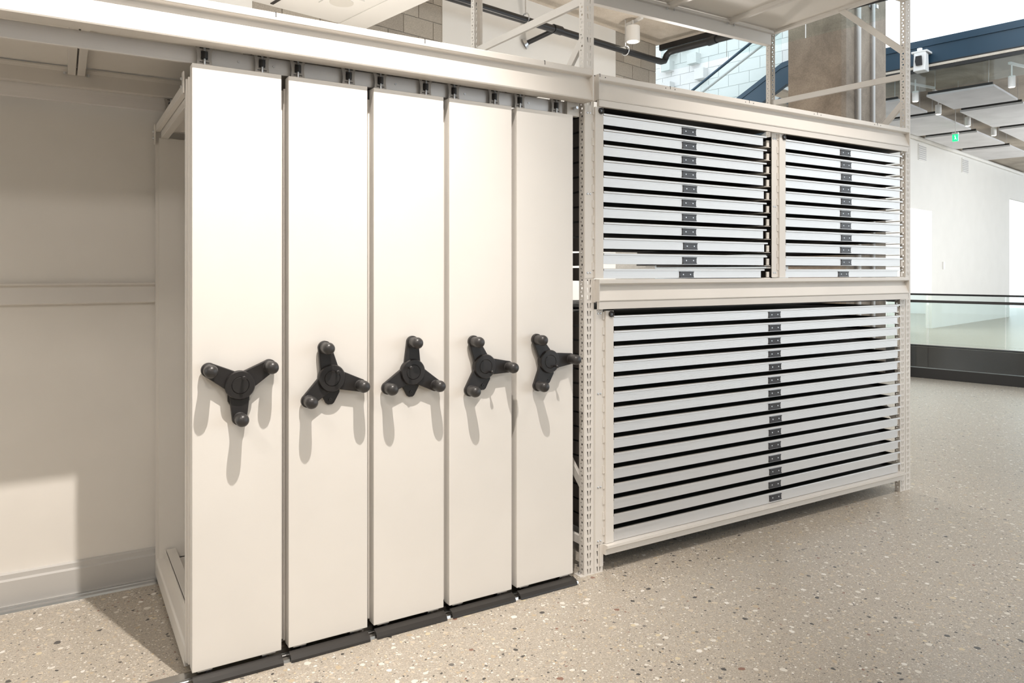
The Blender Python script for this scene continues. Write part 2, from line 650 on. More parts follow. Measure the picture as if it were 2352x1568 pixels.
rp = thing('rear_partition', 'off-white steel partition closing the back of the open left bay', 'partition', (0.2, 3.96, 0))
MB().box(-1.6, 2.15, 3.955, 3.965, 1.42, 2.32).build('upper_sheet', 'sheet', rp)
MB().box(-1.6, 2.15, 3.955, 3.965, 0.13, 1.345).build('lower_sheet', 'sheet', rp)
MB().prism(step_profile(3.93, 1.43, 1.332, rim=0.012, depth=0.02, back=0.035), -1.6, 2.15, 'X').build('middle_beam', 'paint', rp)
MB().prism([(3.925, 0.012), (3.925, 0.118), (3.935, 0.125), (3.935, 0.145), (3.945, 0.15), (3.98, 0.15), (3.98, 0.0), (3.92, 0.0), (3.92, 0.012)], -1.6, 2.15, 'X').build('base_beam', 'basegrey', rp)

# floor tracks
ft = MB()
ft.prism([(2.828, 0), (2.832, 0.010), (2.846, 0.013), (2.858, 0.013), (2.860, 0.006), (2.880, 0.006), (2.882, 0.013), (2.93, 0.013), (2.938, 0)], -1.55, 2.10, 'X')
tag(ft.build('floor_track', 'track'), 'aluminium floor track under the front edge of the carriages', 'track')
ft = MB()
ft.prism([(3.865, 0), (3.868, 0.009), (3.888, 0.010), (3.890, 0.004), (3.902, 0.004), (3.904, 0.010), (3.916, 0.010), (3.918, 0)], -1.55, 2.10, 'X')
tag(ft.build('floor_track', 'track'), 'aluminium floor track along the foot of the rear partition', 'track')


# ================================================================== SLIDING CARRIAGES
X0, PITCH, PW = 0.401, 0.3422, 0.3155
ORD = ['leftmost', 'second', 'third', 'fourth', 'fifth']


def lathe_y(prof, n, cx, cz):
    """prof: list of (y, r) swept round an axis along Y"""
    vs_, fs = [], []
    for (y, r) in prof:
        for k in range(n):
            a = 2 * PI * k / n
            vs_.append((cx + r * math.cos(a), y, cz + r * math.sin(a)))
    for i in range(len(prof) - 1):
        for k in range(n):
            fs.append((i * n + k, i * n + (k + 1) % n, (i + 1) * n + (k + 1) % n, (i + 1) * n + k))
    fs.append(tuple(range(n)))
    fs.append(tuple(range((len(prof) - 1) * n, len(prof) * n))[::-1])
    return vs_, fs


def crank(parent, cx, cz, ang, pin):
    Y = 2.853
    hub = MB()
    hub.add(*lathe_y([(Y, 0.045), (Y - 0.010, 0.048), (Y - 0.014, 0.052), (Y - 0.036, 0.0535), (Y - 0.0415, 0.050), (Y - 0.0420, 0.0315), (Y - 0.0405, 0.0305), (Y - 0.0415, 0.0295), (Y - 0.0430, 0.0285)], 40, cx, cz))
    h = hub.build('crank_handle', 'black', parent, smooth=True)
    h['label'] = 'black three-armed crank handle'
    base = [(cx - 0.038, cz + 0.02), (cx - 0.038, cz - 0.060), (cx - 0.016, cz - 0.100), (cx - 0.008, cz - 0.106), (cx + 0.008, cz - 0.106), (cx + 0.016, cz - 0.100), (cx + 0.038, cz - 0.060), (cx + 0.038, cz + 0.02)]
    MB().prism(base, Y, Y - 0.013, 'Y').build('base_plate', 'black', h, bevel=0.002)
    MB().add(*lathe_y([(Y - 0.013, 0.007), (Y - 0.016, 0.007), (Y - 0.0162, 0.004), (Y - 0.014, 0.0035)], 16, cx, cz - 0.086)).build('screw', 'grip', h)
    for k in range(3):
        a = ang + k * 2 * PI / 3
        L = 0.122
        pts = [(0.02, -0.038), (L - 0.004, -0.0265)] + [(L + 0.0265 * math.cos(t), 0.0265 * math.sin(t)) for t in [R(-75 + 15 * i) for i in range(11)]] + [(L - 0.004, 0.0265), (0.02, 0.038)]
        pts = [(cx + p[0] * math.cos(a) - p[1] * math.sin(a), cz + p[0] * math.sin(a) + p[1] * math.cos(a)) for p in pts]
        MB().prism(pts, Y - 0.0135, Y - 0.030, 'Y').build('arm', 'black', h, bevel=0.003)
        kx, kz = cx + L * math.cos(a), cz + L * math.sin(a)
        g = MB()
        y0 = Y - 0.030
        g.add(*lathe_y([(y0, 0.0225), (y0 - 0.003, 0.0235), (y0 - 0.004, 0.0215), (y0 - 0.016, 0.022), (y0 - 0.034, 0.0235), (y0 - 0.044, 0.0240), (y0 - 0.054, 0.0220), (y0 - 0.061, 0.0170), (y0 - 0.065, 0.010), (y0 - 0.066, 0.004)], 28, kx, kz))
        g.build('grip', 'grip', h, smooth=True)
    px, pz = cx + 0.030 * math.cos(pin), cz + 0.030 * math.sin(pin)
    MB().add(*lathe_y([(Y - 0.040, 0.004), (Y - 0.058, 0.004), (Y - 0.062, 0.0075), (Y - 0.068, 0.0078), (Y - 0.071, 0.005)], 16, px, pz)).build('lock_pin', 'black', h, smooth=True)
    return h


def guide(parent, x, y, z0=2.222):
    """guide plate with a window, black roller on an upright pin"""
    w, zt = 0.029, z0 + 0.084
    out = [(-w - .001, z0), (-w + 0.003, z0 + 0.025), (-w + 0.005, z0 + 0.045), (-w + 0.003, z0 + 0.065), (-w - 0.002, zt), (w, zt), (w - 0.004, z0 + 0.065), (w - 0.005, z0 + 0.045), (w - 0.003, z0 + 0.025), (w + 0.001, z0)]
    zc = z0 + 0.054
    hole = [(-0.013, zc - 0.017), (-0.013, zc - 0.012), (-0.013, zc), (-0.013, zc + 0.012), (-0.013, zc + 0.017), (0.013, zc + 0.017), (0.013, zc + 0.012), (0.013, zc), (0.013, zc - 0.012), (0.013, zc - 0.017)]
    n = len(out)
    vs_ = [(x + p[0], y, p[1]) for p in out] + [(x + p[0], y, p[1]) for p in hole]
    fs = [(i, (i + 1) % n, n + (i + 1) % n, n + i) for i in range(n)]
    g = MB().add(vs_, fs).build('guide_plate', 'guide', parent, solid=0.003)
    MB().tube([(x, y - 0.002, zc - 0.013), (x, y - 0.002, zc + 0.013)], 0.0115, 16).build('roller', 'black', g, smooth=True)
    MB().tube([(x, y - 0.004, zc - 0.045), (x, y - 0.004, zc + 0.030)], 0.0042, 10).build('roller_pin', 'zinc', g, smooth=True)
    for dz in (-0.026, 0.026):
        MB().box(x - 0.017, x + 0.017, y - 0.0025, y + 0.001, zc + dz - 0.0015, zc + dz + 0.0015).build('slot', 'tray', g)


ANG = [R(30), R(-18), R(-31), R(-5), R(2)]
PIN = [R(75), R(60), R(135), R(-50), R(-45)]
for i in range(5):
    xl = X0 + i * PITCH
    t = thing('mobile_carriage', ['off-white sliding storage carriage at the left end, beside the open bay',
                                  'second off-white sliding carriage from the open bay, its crank arm pointing up left',
                                  'middle off-white sliding carriage, crank with one arm straight up',
                                  'fourth off-white sliding carriage from the open bay, second from the drawer rack',
                                  'off-white sliding carriage nearest to the rack of drawers'][i], 'storage carriage', (xl + PW / 2, 3.4, 0), 'sliding storage carriages')
    MB().box(xl, xl + PW, 2.853, 2.905, 0.041, 2.229).build('front_panel', 'panel', t, bevel=0.0025)
    # upright frame behind the panel
    MB().box(xl - 0.006, xl + 0.03, 2.905, 2.918, 0.05, 2.19).build('front_post', 'paint', t, bevel=0.0015)
    MB().box(xl - 0.012, xl + 0.03, 2.920, 2.945, 0.05, 2.185).build('front_post', 'paint', t, bevel=0.0015)
    MB().box(xl + PW - 0.03, xl + PW - 0.004, 2.905, 2.945, 0.05, 2.19).build('front_post', 'paint', t)
    MB().box(xl - 0.014, xl + 0.006, 3.905, 3.918, 0.03, 2.16).build('rear_post', 'paint', t)
    MB().box(xl + PW - 0.03, xl + PW - 0.004, 3.875, 3.91, 0.03, 2.16).build('rear_post', 'paint', t)
    MB().box(xl + 0.0, xl + PW - 0.005, 3.893, 3.903, 0.1, 2.12).build('rear_sheet', 'sheet', t)
    # base
    MB().prism([(xl - 0.014, 0.027), (xl - 0.014, 0.100), (xl - 0.008, 0.107), (xl + 0.03, 0.107), (xl + 0.03, 0.027)], 2.945, 3.905, 'Y').build('base_rail', 'paint', t, bevel=0.002)
    MB().box(xl + 0.022, xl + 0.026, 2.95, 3.88, 0.107, 0.150).build('base_lip', 'paint', t)
    MB().box(xl + 0.030, xl + 0.072, 2.95, 3.88, 0.10, 0.150).build('inner_rail', 'paint', t, bevel=0.002)
    MB().box(xl + 0.06, xl + PW - 0.01, 2.95, 3.88, 0.085, 0.100).build('base_sheet', 'sheet', t)
    MB().box(xl + PW - 0.03, xl + PW - 0.004, 2.945, 3.905, 0.027, 0.107).build('base_rail', 'paint', t)
    for wx in (xl + 0.06, xl + PW - 0.06):
        for wy in (2.892, 3.896):
            MB().tube([(wx - 0.008, wy, 0.0405), (wx + 0.008, wy, 0.0405)], 0.033 if wy > 3 else 0.0275, 14).build('wheel', 'tray', t, smooth=True)
    MB().box(xl + 0.02, xl + 0.07, 2.862, 2.9, 0.034, 0.041).build('foot_clip', 'paint', t)
    MB().box(xl + PW - 0.07, xl + PW - 0.02, 2.862, 2.9, 0.034, 0.041).build('foot_clip', 'paint', t)
    MB().prism([(2.814, 0.002), (2.816, 0.010), (2.826, 0.022), (2.852, 0.030), (2.852, 0.0135), (2.826, 0.0135), (2.826, 0.002)], xl + 0.001, xl + PW - 0.001, 'X').build('dark_foot_strip', 'foot_strip', t)  # dark wedge strip that draws the dark band below the front panel
    # top
    MB().box(xl - 0.014, xl + 0.006, 2.945, 3.905, 2.150, 2.182).build('top_rail', 'paint', t, bevel=0.0015)
    MB().box(xl + 0.008, xl + 0.040, 2.945, 3.895, 2.118, 2.165).build('top_rail', 'paint', t, bevel=0.0015)
    MB().box(xl + PW - 0.03, xl + PW - 0.004, 2.945, 3.905, 2.13, 2.182).build('top_rail', 'paint', t)
    MB().box(xl + 0.04, xl + PW - 0.03, 2.945, 3.893, 2.150, 2.158).build('top_sheet', 'sheet', t)
    c_ = MB().box(xl - 0.020, xl - 0.014, 2.93, 2.965, 2.135, 2.215).build('top_clip', 'paint', t, bevel=0.002)
    for dz in (2.16, 2.19):
        MB().tube([(xl - 0.020, 2.948, dz), (xl - 0.027, 2.948, dz)], 0.005, 8).build('bolt', 'zinc', c_)
    c_ = MB().box(xl - 0.020, xl - 0.014, 3.885, 3.925, 2.09, 2.185).build('top_clip', 'paint', t, bevel=0.002)
    for dz in (2.12, 2.15):
        MB().tube([(xl - 0.020, 3.905, dz), (xl - 0.028, 3.905, dz)], 0.006, 8).build('bolt', 'zinc', c_)
    for gx in (0.050, 0.256):
        guide(t, xl + gx, 2.909)
        guide(t, xl + gx, 3.872)
    MB().box(xl + 0.02, xl + PW - 0.02, 2.905, 2.913, 2.17, 2.205).build('guide_carrier', 'paint', t)
    MB().box(xl + 0.02, xl + PW - 0.02, 3.868, 3.876, 2.15, 2.205).build('guide_carrier', 'paint', t)
    crank(t, xl + PW / 2, 1.066, ANG[i], PIN[i])


# ================================================================== DRAWER RACK
PF = 2.877     # front plane of the posts


def post(name, parent, x0, x1, yf, side_depth, zt, facing=1, label=None, right_side=False):
    """slotted upright: front plate with pairs of tapered slots, side plates with square and round holes"""
    p = 0.0381
    n = int(zt / p)
    m = MB()
    w = (x1 - x0) / 2

    def cell(o, ux, lo, hi, z0, z1, hole):
        outer = [(lo, z0), (hi, z0), (hi, z1), (lo, z1)]
        def P(q):
            return (o[0] + ux[0] * q[0], o[1] + ux[1] * q[0], q[1])
        m.add([P(q) for q in outer] + [P(q) for q in hole], [(0, 1, 5, 4), (1, 2, 6, 5), (2, 3, 7, 6), (3, 0, 4, 7)])
    for k in range(n):
        z0, z1 = k * p, (k + 1) * p
        a, b = z0 + 0.007, z1 - 0.006
        c = w
        cell((x0, yf), (1, 0), 0, w, z0, z1, [(c - 0.0085, a), (c - 0.0045, a), (c - 0.0055, b), (c - 0.0125, b)])
        cell((x0, yf), (1, 0), w, 2 * w, z0, z1, [(c + 0.0045, a), (c + 0.0085, a), (c + 0.0125, b), (c + 0.0055, b)])
        dpt = side_depth
        for xs, use in ((x0, True), (x1, right_side)):
            if use:
                zm = (z0 + z1) / 2
                cell((xs, yf), (0, facing), 0, dpt, z0, zm, [(dpt * .52, z0 + 0.006), (dpt * .70, z0 + 0.006), (dpt * .70, zm - 0.006), (dpt * .52, zm - 0.006)])
                cell((xs, yf), (0, facing), 0, dpt, zm, z1, [(dpt * .28, zm + 0.0045), (dpt * .56, zm + 0.0045), (dpt * .56, z1 - 0.0045), (dpt * .28, z1 - 0.0045)])
    if not right_side:
        m.add([(x1, yf, 0), (x1, yf + facing * side_depth, 0), (x1, yf + facing * side_depth, n * p), (x1, yf, n * p)], [(0, 1, 2, 3)])
    o = m.build(name, 'paint', parent, solid=0.002)
    return o


rk = thing('storage_rack', 'off-white slotted-post steel rack holding the three drawer cabinets', 'rack', (3.55, 3.45, 0))
XA0, XA1, XR0, XR1 = 2.170, 2.228, 4.885, 4.942
post('post', rk, XA0, XA1, PF, 0.040, 3.70)
post('post', rk, XR0, XR1, PF, 0.038, 3.70, right_side=True)
post('post', rk, XA0, XA1, 4.035, 0.040, 3.70, facing=-1)
post('post', rk, XR0, XR1, 4.035, 0.040, 3.70, facing=-1, right_side=True)
post('inner_post', rk, 2.2315, 2.2835, PF, 0.038, 1.30)
post('inner_post', rk, 4.822, 4.878, PF, 0.036, 1.30, right_side=True)
for (x, y) in ((XA0, PF), (XR0, PF), (XA0, 3.995), (XR0, 3.995)):
    fp = MB().box(x - 0.025, x + 0.06, y - 0.002, y + 0.05, 0.0, 0.004).build('foot_plate', 'paint', rk)
    MB().tube([(x - 0.012, y + 0.025, 0.004), (x - 0.012, y + 0.025, 0.018)], 0.006, 8).build('anchor_bolt', 'zinc', fp)

YB = 2.842


def beam(name, x0, x1, zt, zb, rim, y=YB, depth=0.031, back=0.035, mat='paint', parent=rk):
    b_ = MB().prism(step_profile(y, zt, zb, rim=rim, depth=depth, back=back), x0, x1, 'X').build(name, mat, parent)
    for x in (x0 - 0.0025, x1):
        MB().box(x, x + 0.0025, y, PF + 0.02, zb, zt).build('end_plate', mat, b_)
    # hooked connectors lying on the posts
    MB().box(x0 - 0.020, x0, PF - 0.0045, PF - 0.0015, zb - 0.004, zt).build('connector', mat, b_)
    MB().box(x1, x1 + 0.012, PF - 0.0045, PF - 0.0015, zb - 0.004, zt).build('connector', mat, b_)
    return b_


top = beam('top_beam', 2.236, 4.872, 2.443, 2.319, 0.028)
for x in (2.238, 2.70, 3.30, 3.90, 4.51):
    MB().box(x, x + 0.003, YB - 0.0006, YB + 0.03, 2.428, 2.4442).build('joint', 'tray', top)
    for dx in (-0.03, 0.035):
        MB().tube([(x + dx, YB - 0.0006, 2.43), (x + dx, YB + 0.002, 2.43)], 0.003, 8).build('hole', 'tray', top)
mid = beam('middle_beam', 2.238, 4.868, 1.443, 1.334, 0.022)
bot = MB().prism([(YB - 0.004, 0.137), (YB - 0.004, 0.124), (YB + 0.012, 0.114), (YB + 0.012, 0.088), (YB + 0.05, 0.088), (YB + 0.05, 0.137)], 2.2835, 4.822, 'X').build('bottom_beam', 'paint', rk)
for x in (2.42, 2.69, 2.98, 3.30, 3.62, 3.95):
    MB().box(x, x + 0.03, YB + 0.0105, YB + 0.013, 0.097, 0.102).build('tab', 'panel', bot)
MB().box(2.262, 2.2835, PF - 0.0045, PF - 0.0015, 0.03, 0.137).build('connector', 'paint', bot)
for (nm, z0, z1) in (('top_strip', 2.287, 2.3185), ('middle_strip', 1.297, 1.3335)):
    MB().box(2.238, 4.868, YB + 0.004, YB + 0.022, z0, z1).build(nm, 'paint', rk)
# rear beams and decks
MB().prism(step_profile(4.0, 2.44, 2.33, rim=0.02, depth=0.0, back=0.03), XA1, XR0, 'X').build('rear_beam', 'paint', rk)
MB().prism(step_profile(4.0, 0.14, 0.09, rim=0.02, depth=0.0, back=0.03), XA1, XR0, 'X').build('rear_beam', 'paint', rk)
MB().box(XA1, XR0, 3.985, 4.03, 3.305, 3.400).build('deck_rear_beam', 'paint', rk, bevel=0.002)
MB().box(XA1, XR0, 3.955, 3.99, 3.392, 3.412).build('deck_rear_ledge', 'paint', rk, bevel=0.002)
beam('deck_front_beam', 2.236, 4.872, 3.43, 3.31, 0.028)
for k, (a, b) in enumerate(((2.20, 2.51), (2.515, 3.145), (3.15, 3.775), (3.78, 4.40), (4.405, 4.93))):
    MB().box(a, b, 2.86, 4.02, 3.425, 3.45).build('deck_panel', 'sheet', rk)
for x in (2.51, 3.148, 3.778, 4.402):
    cb = MB().prism([(x - 0.026, 3.425), (x - 0.026, 3.398), (x - 0.012, 3.39), (x + 0.012, 3.39), (x + 0.026, 3.398), (x + 0.026, 3.425)], 2.875, 3.985, 'Y')
    c_ = cb.build('cross_bar', 'paint', rk)
    for sx in (-0.036, 0.036):
        MB().tube([(x + sx, 3.968, 3.392), (x + sx, 3.968, 3.378)], 0.006, 8).build('bolt_head', 'zinc', c_)
MB().box(4.90, 4.945, 2.90, 4.02, 3.405, 3.425).build('end_ledge', 'paint', rk)


def brace(name, x, p, q, w=0.042):
    b_ = MB().bar((x, p[0], p[1]), (x, q[0], q[1]), 0.018, w, up=(0, 0, 1) if abs(p[1] - q[1]) < abs(p[0] - q[0]) else (0, 1, 0))
    b_.build(name, 'paint', rk, bevel=0.002)


for x in (2.195, 4.915):
    brace('brace', x, (4.0, 2.845), (2.915, 2.815))
    brace('brace', x, (2.915, 2.63), (3.98, 1.60))
    brace('brace', x, (3.98, 1.45), (2.915, 0.42))
    brace('brace', x, (2.915, 0.155), (4.0, 0.155))
brace('brace', 2.195, (2.915, 3.02), (3.36, 3.42))
brace('brace', 4.915, (2.915, 2.99), (3.40, 3.43))

# ------------------------------------------------------------------ drawer cabinets


def cabinet(label, hx, bar0, bar1, d0, lip_end, tops, zbot, ctr, plate_y, hinge, rivets, holder_shift, bracket_x):
    """hx: hinge plate x-range, bar: lock bar x-range, drawers run d0..lip_end"""
    t = thing('drawer_cabinet', label, 'drawer cabinet', ((d0 + lip_end) / 2, 3.4, zbot), 'drawer cabinets in the rack')
    zt = tops[0] + 0.025
    hp = MB().box(hx[0], hx[1], plate_y - 0.003, plate_y, zbot + 0.004, zt).build('hinge_plate', 'paint', t)
    for rz in rivets:
        for rx in (hx[0] + 0.36 * (hx[1] - hx[0]), hx[1] - 0.012):
            MB().add(*lathe_y([(plate_y - 0.003, 0.0055), (plate_y - 0.005, 0.0048), (plate_y - 0.006, 0.002)], 12, rx, rz)).build('rivet', 'zinc', hp)
    # hinge knuckles, alternating proud and set back
    k, z = 0, zbot + 0.006
    while z < zt - 0.02:
        g = MB().box(hx[1], hx[1] + hinge, plate_y - (0.0065 if k % 2 else 0.0030), plate_y - 0.0005, z, min(z + 0.0375, zt))
        g.build('hinge_knuckle', 'paint', hp)
        z += 0.038
        k += 1
    lb = MB().prism([(bar0, plate_y), (bar0, plate_y - 0.011), (bar0 + 0.002, plate_y - 0.013), (bar1 - 0.002, plate_y - 0.013), (bar1, plate_y - 0.011), (bar1, plate_y + 0.012), (bar1 - 0.003, plate_y + 0.012), (bar1 - 0.003, plate_y)],
                    zbot + 0.002, zt, 'Z').build('lock_bar', 'paint', t)
    lx, lz = bar1 - 0.017, zt - 0.017
    MB().add(*lathe_y([(plate_y - 0.013, 0.0155), (plate_y - 0.019, 0.0155), (plate_y - 0.021, 0.013), (plate_y - 0.019, 0.010), (plate_y - 0.018, 0.007)], 22, lx, lz)).build('lock', 'black', lb, smooth=True)
    MB().box(lx - 0.0008, lx + 0.0008, plate_y - 0.0200, plate_y - 0.0178, lz - 0.004, lz + 0.004).build('keyhole', 'zinc', lb)
    yf = 2.872
    n = len(tops)
    rnd = random.Random(len(label))
    for i, zt_ in enumerate(tops):
        zb = (tops[i + 1] + 0.0220) if i + 1 < n else zbot + 0.002
        sh = rnd.uniform(-0.006, 0.006) - (holder_shift if i in (n - 1,) and n == 11 else 0)
        le = lip_end + sh
        # dark shallow tray
        tr = MB()
        tr.box(d0, le - 0.028, yf + 0.003, 3.96, zt_ - 0.034, zt_ - 0.030)
        tr.box(d0, d0 + 0.004, yf + 0.003, 3.96, zt_ - 0.040, zt_ - 0.012)
        tr.box(le - 0.032, le - 0.028, yf + 0.003, 3.96, zb + 0.004, zt_ - 0.012)
        tr.box(d0, le - 0.028, 3.956, 3.96, zt_ - 0.034, zt_ - 0.014)
        dr = tr.build('drawer', 'tray', t)
        fr = MB().prism([(yf + 0.003, zt_), (yf - 0.006, zt_), (yf - 0.008, zt_ - 0.002), (yf - 0.008, zt_ - 0.0095), (yf, zt_ - 0.0115), (yf, zb), (yf + 0.003, zb)], d0, le - 0.022, 'X')
        fo = fr.build('drawer_front', 'alu', dr)
        MB().prism([(yf + 0.003, zt_), (yf - 0.006, zt_), (yf - 0.008, zt_ - 0.002), (yf - 0.008, zt_ - 0.0095), (yf + 0.003, zt_ - 0.0095)], le - 0.022, le, 'X').build('lip_end', 'alu', dr)
        # label holder with two rivets
        cx = ctr + sh
        ht = zt_ - 0.0145
        hb = max(ht - 0.0365, zb + 0.002)
        hold = MB()
        hold.prism([(yf, ht), (yf - 0.006, ht), (yf - 0.006, ht - 0.005), (yf - 0.003, ht - 0.006), (yf - 0.003, hb + 0.006), (yf - 0.006, hb + 0.005), (yf - 0.006, hb), (yf, hb)], cx - 0.050, cx + 0.050, 'X')
        hold.build('label_holder', 'holder', dr)
        for sx in (-0.026, 0.026):
            MB().add(*lathe_y([(yf - 0.003, 0.0042), (yf - 0.0045, 0.0038), (yf - 0.005, 0.0015)], 10, cx + sx, (ht + hb) / 2)).build('rivet', 'zinc', dr)
        # slide bracket at the right end
        bk = MB()
        bx0, bx1 = bracket_x
        bk.box(bx0, bx1, 2.890, 2.898, zb + 0.002, zt_ - 0.016)
        bk.box(bx0 - 0.03, bx1, 2.882, 3.9, zb - 0.004, zb - 0.001)
        bk.build('slide_bracket', 'sheet', t, bevel=0.001)
    MB().box(d0, lip_end, 2.867, 3.96, tops[0] + 0.0265, tops[0] + 0.030).build('top_sheet', 'tray', t)
    # slide rails, left side
    for i, zt_ in enumerate(tops):
        MB().box(d0 - 0.014, d0 - 0.002, 2.93, 3.94, zt_ - 0.045, zt_ - 0.02).build('slide_rail', 'tray', t)
        MB().box(d0 - 0.020, d0 - 0.016, 2.95, 3.95, zt_ - 0.062, zt_ + 0.004).build('side_slat', 'fascia', t)
    return t


UT = [2.261 - 0.0765 * k for k in range(11)]
LT = [1.263 - 0.0760 * k for k in range(15)]
cabinet('upper left drawer cabinet of eleven flat aluminium drawers beside the carriages', (2.172, 2.216), 2.227, 2.280, 2.2815, 3.476, UT, 1.445, 2.868, PF, 0.011,
        (2.255, 1.86, 1.475), 0.02, (3.504, 3.526))
cabinet('upper right drawer cabinet of eleven shallow aluminium drawers, near the glass balustrade', (3.528, 3.572), 3.583, 3.639, 3.6405, 4.829, UT, 1.445, 4.222, PF, 0.011,
        (2.255, 1.86, 1.475), 0.02, (4.856, 4.876))
cabinet('wide lower drawer cabinet of fifteen long aluminium drawers, close to the floor', (2.236, 2.280), 2.292, 2.344, 2.3455, 4.806, LT, 0.137, 3.552, PF, 0.012,
        (1.275, 0.88, 0.42, 0.155), 0.0, (4.812, 4.822))

# ================================================================== BUILDING DETAILS
# sprinkler pipe with hangers
YP = YW - 0.4
pp = thing('sprinkler_pipe', 'black sprinkler pipe hung below the concrete slab along the back wall', 'pipe', B((7, YP, 4.45)))
path = [(3.9, YP, 4.43), (6.0, YP, 4.45), (8.6, YP, 4.48), (8.74, YP, 4.485), (8.82, YP, 4.51), (8.84, YP - 0.01, 4.56), (8.845, YP - 0.02, 4.59), (8.86, YP - 0.06, 4.63), (8.88, YP - 0.15, 4.645), (8.98, 3.0, 4.66)]
MB(True).tube(path, 0.045, 14).build('pipe_run', 'pipe', pp, smooth=True)
for x in (6.05, 7.93):
    MB(True).tube([(x, YP, 4.52), (x, YP, ZS)], 0.008, 8).build('hanger_rod', 'zinc', pp)
    ring = [(x, YP + 0.06 * math.cos(a), 4.475 + 0.06 * math.sin(a)) for a in [2 * PI * k / 16 for k in range(17)]]
    MB(True).tube(ring, 0.009, 6, cap=False).build('hanger_ring', 'zinc', pp)
MB(True).tube([(6.52, YP, 4.46), (6.66, YP, 4.462)], 0.056, 14).build('coupling', 'pipe', pp, smooth=True)
MB(True).tube([(6.42, YW - 0.02, 4.34), (6.55, YP, 4.45)], 0.03, 12).build('branch_pipe', 'pipe', pp, smooth=True)
MB(True).tube([(6.40, YW - 0.015, 4.33), (6.425, YW - 0.045, 4.35)], [0.07, 0.045], 16).build('wall_flange', 'zinc', pp, smooth=True)
MB(True).tube([(8.90, 5.55, 4.66), (8.90, 5.55, ZS)], 0.012, 8).build('hanger_rod', 'pipe', pp)
MB(True).tube([(8.886, 5.48, 4.652), (8.91, 5.62, 4.65)], 0.058, 14).build('coupling', 'pipe', pp, smooth=True)


def baffle(name, label, x, ys, zt, zb, chan):
    t = thing(name, label, 'glass baffle', B((x, (ys[0] + ys[-1]) / 2, zb)))
    for a, b in zip(ys[:-1], ys[1:]):
        MB(True).box(x - 0.006, x + 0.006, a + 0.004, b - 0.004, zb, zt).build('pane', 'glass', t)
    MB(True).box(x - 0.03, x + 0.03, ys[0], ys[-1], zt - chan, zt).build('channel', 'dark', t)
    return t


baffle('glass_baffle', 'clear glass smoke baffle hanging at the edge of the concrete slab', 9.235, (3.2, 4.4, 5.54, 6.66), ZS + 0.02, 4.49, 0.10)
baffle('glass_baffle', 'clear glass smoke baffle hanging below the blue steel beam', 13.35, (1.0, 2.2, 3.4, 4.6, 5.8), ZS - 0.05, 4.48, 0.05)

# stair: stringer, handrails, landing
st = thing('staircase', 'blue steel staircase rising past the pale block wall', 'staircase', B((11.1, 6.4, 4.0)))
xs = 11.1
SL = 0.529


def zl(y):
    return 4.354 + (6.484 - y) * SL


zz = [(8.6, zl(8.6)), (5.67, zl(5.67)), (5.55, 4.80), (4.98, 4.80)]
poly = zz + [(4.98, 4.44), (5.60, 4.44), (8.6, 4.44 - 3.0 * SL)]
MB(True).prism(poly, xs, xs + 0.09, 'X').build('stringer', 'blue', st, bevel=0.006)
MB(True).prism([(8.6, zl(8.6) + 0.01), (5.67, zl(5.67) + 0.01), (5.55, 4.81), (4.98, 4.81), (4.98, 4.73), (5.57, 4.73), (5.70, zl(5.70) - 0.07), (8.6, zl(8.6) - 0.07)], xs - 0.012, xs, 'X').build('stringer_cap', 'blue', st)
MB(True).prism(poly, XF - 0.12, XF - 0.04, 'X').build('stringer', 'blue', st)
MB(True).box(xs + 0.09, XF - 0.12, 4.98, 5.58, 4.55, 4.72).build('landing', 'fascia', st)
for k in range(13):
    y = 8.5 - k * 0.22
    z = zl(y) - 0.10
    MB(True).box(xs + 0.09, XF - 0.12, y - 0.25, y, z - 0.04, z).build('tread', 'slab', st)
MB(True).tube([(xs + 0.04, 8.6, 4.663 - 1.245 * 0.52), (xs + 0.04, 5.3, 4.663 + 2.055 * 0.52)], 0.024, 10).build('handrail', 'blue', st, smooth=True)
MB(True).tube([(xs + 0.35, 8.6, 4.684 - 1.239 * 0.5), (xs + 0.35, 5.3, 4.684 + 2.061 * 0.5)], 0.024, 10).build('handrail', 'grille', st, smooth=True)
for a, b in ((8.55, 7.2), (7.18, 5.7)):
    MB(True).prism([(a, zl(a)), (b, zl(b)), (b, zl(b) + 0.76), (a, zl(a) + 0.76)], xs + 0.03, xs + 0.042, 'X').build('glass_guard', 'glass', st)

# conduits on the column
for i, (x, r) in enumerate(((10.238, 0.030), (10.75, 0.024))):
    t = thing('conduit', ['thicker galvanised conduit running up the concrete column, nearer its corner', 'thinner galvanised conduit on the concrete column, nearer the blue beam'][i], 'conduit', B((x, 4.13, 0)), 'conduits on the column')
    MB(True).tube([(x, 4.165 - r, 0), (x, 4.165 - r, 7.4)], r, 12).build('tube', 'grille', t, smooth=True)
    for z in (3.22, 5.2):
        c_ = MB(True).box(x - r - 0.05, x + r + 0.05, 4.165, 4.18, z - 0.02, z + 0.02).build('clamp', 'zinc', t)
        MB(True).box(x + r, x + r + 0.05, 4.18 - 2 * r - 0.03, 4.17, z - 0.025, z + 0.025).build('clamp_ear', 'zinc', c_)

# blue edge beam over the void
bb = thing('steel_beam', 'deep blue steel edge beam above the void, white daylight over it', 'steel beam', B((13.4, 3.5, ZS - 0.05)))
MB(True).box(13.38, 13.45, -3, 6.6, 4.93, 5.34).build('web', 'blue', bb, bevel=0.005)
MB(True).box(13.36, 13.40, -3, 6.6, 5.22, 5.245).build('rib', 'blue', bb)
MB(True).box(13.36, 13.5, -3, 6.6, 4.90, 4.93).build('flange', 'dark', bb)
MB(True).box(13.33, 13.45, -3, 6.6, 4.86, 4.90).build('trim_strip', 'slab', bb)

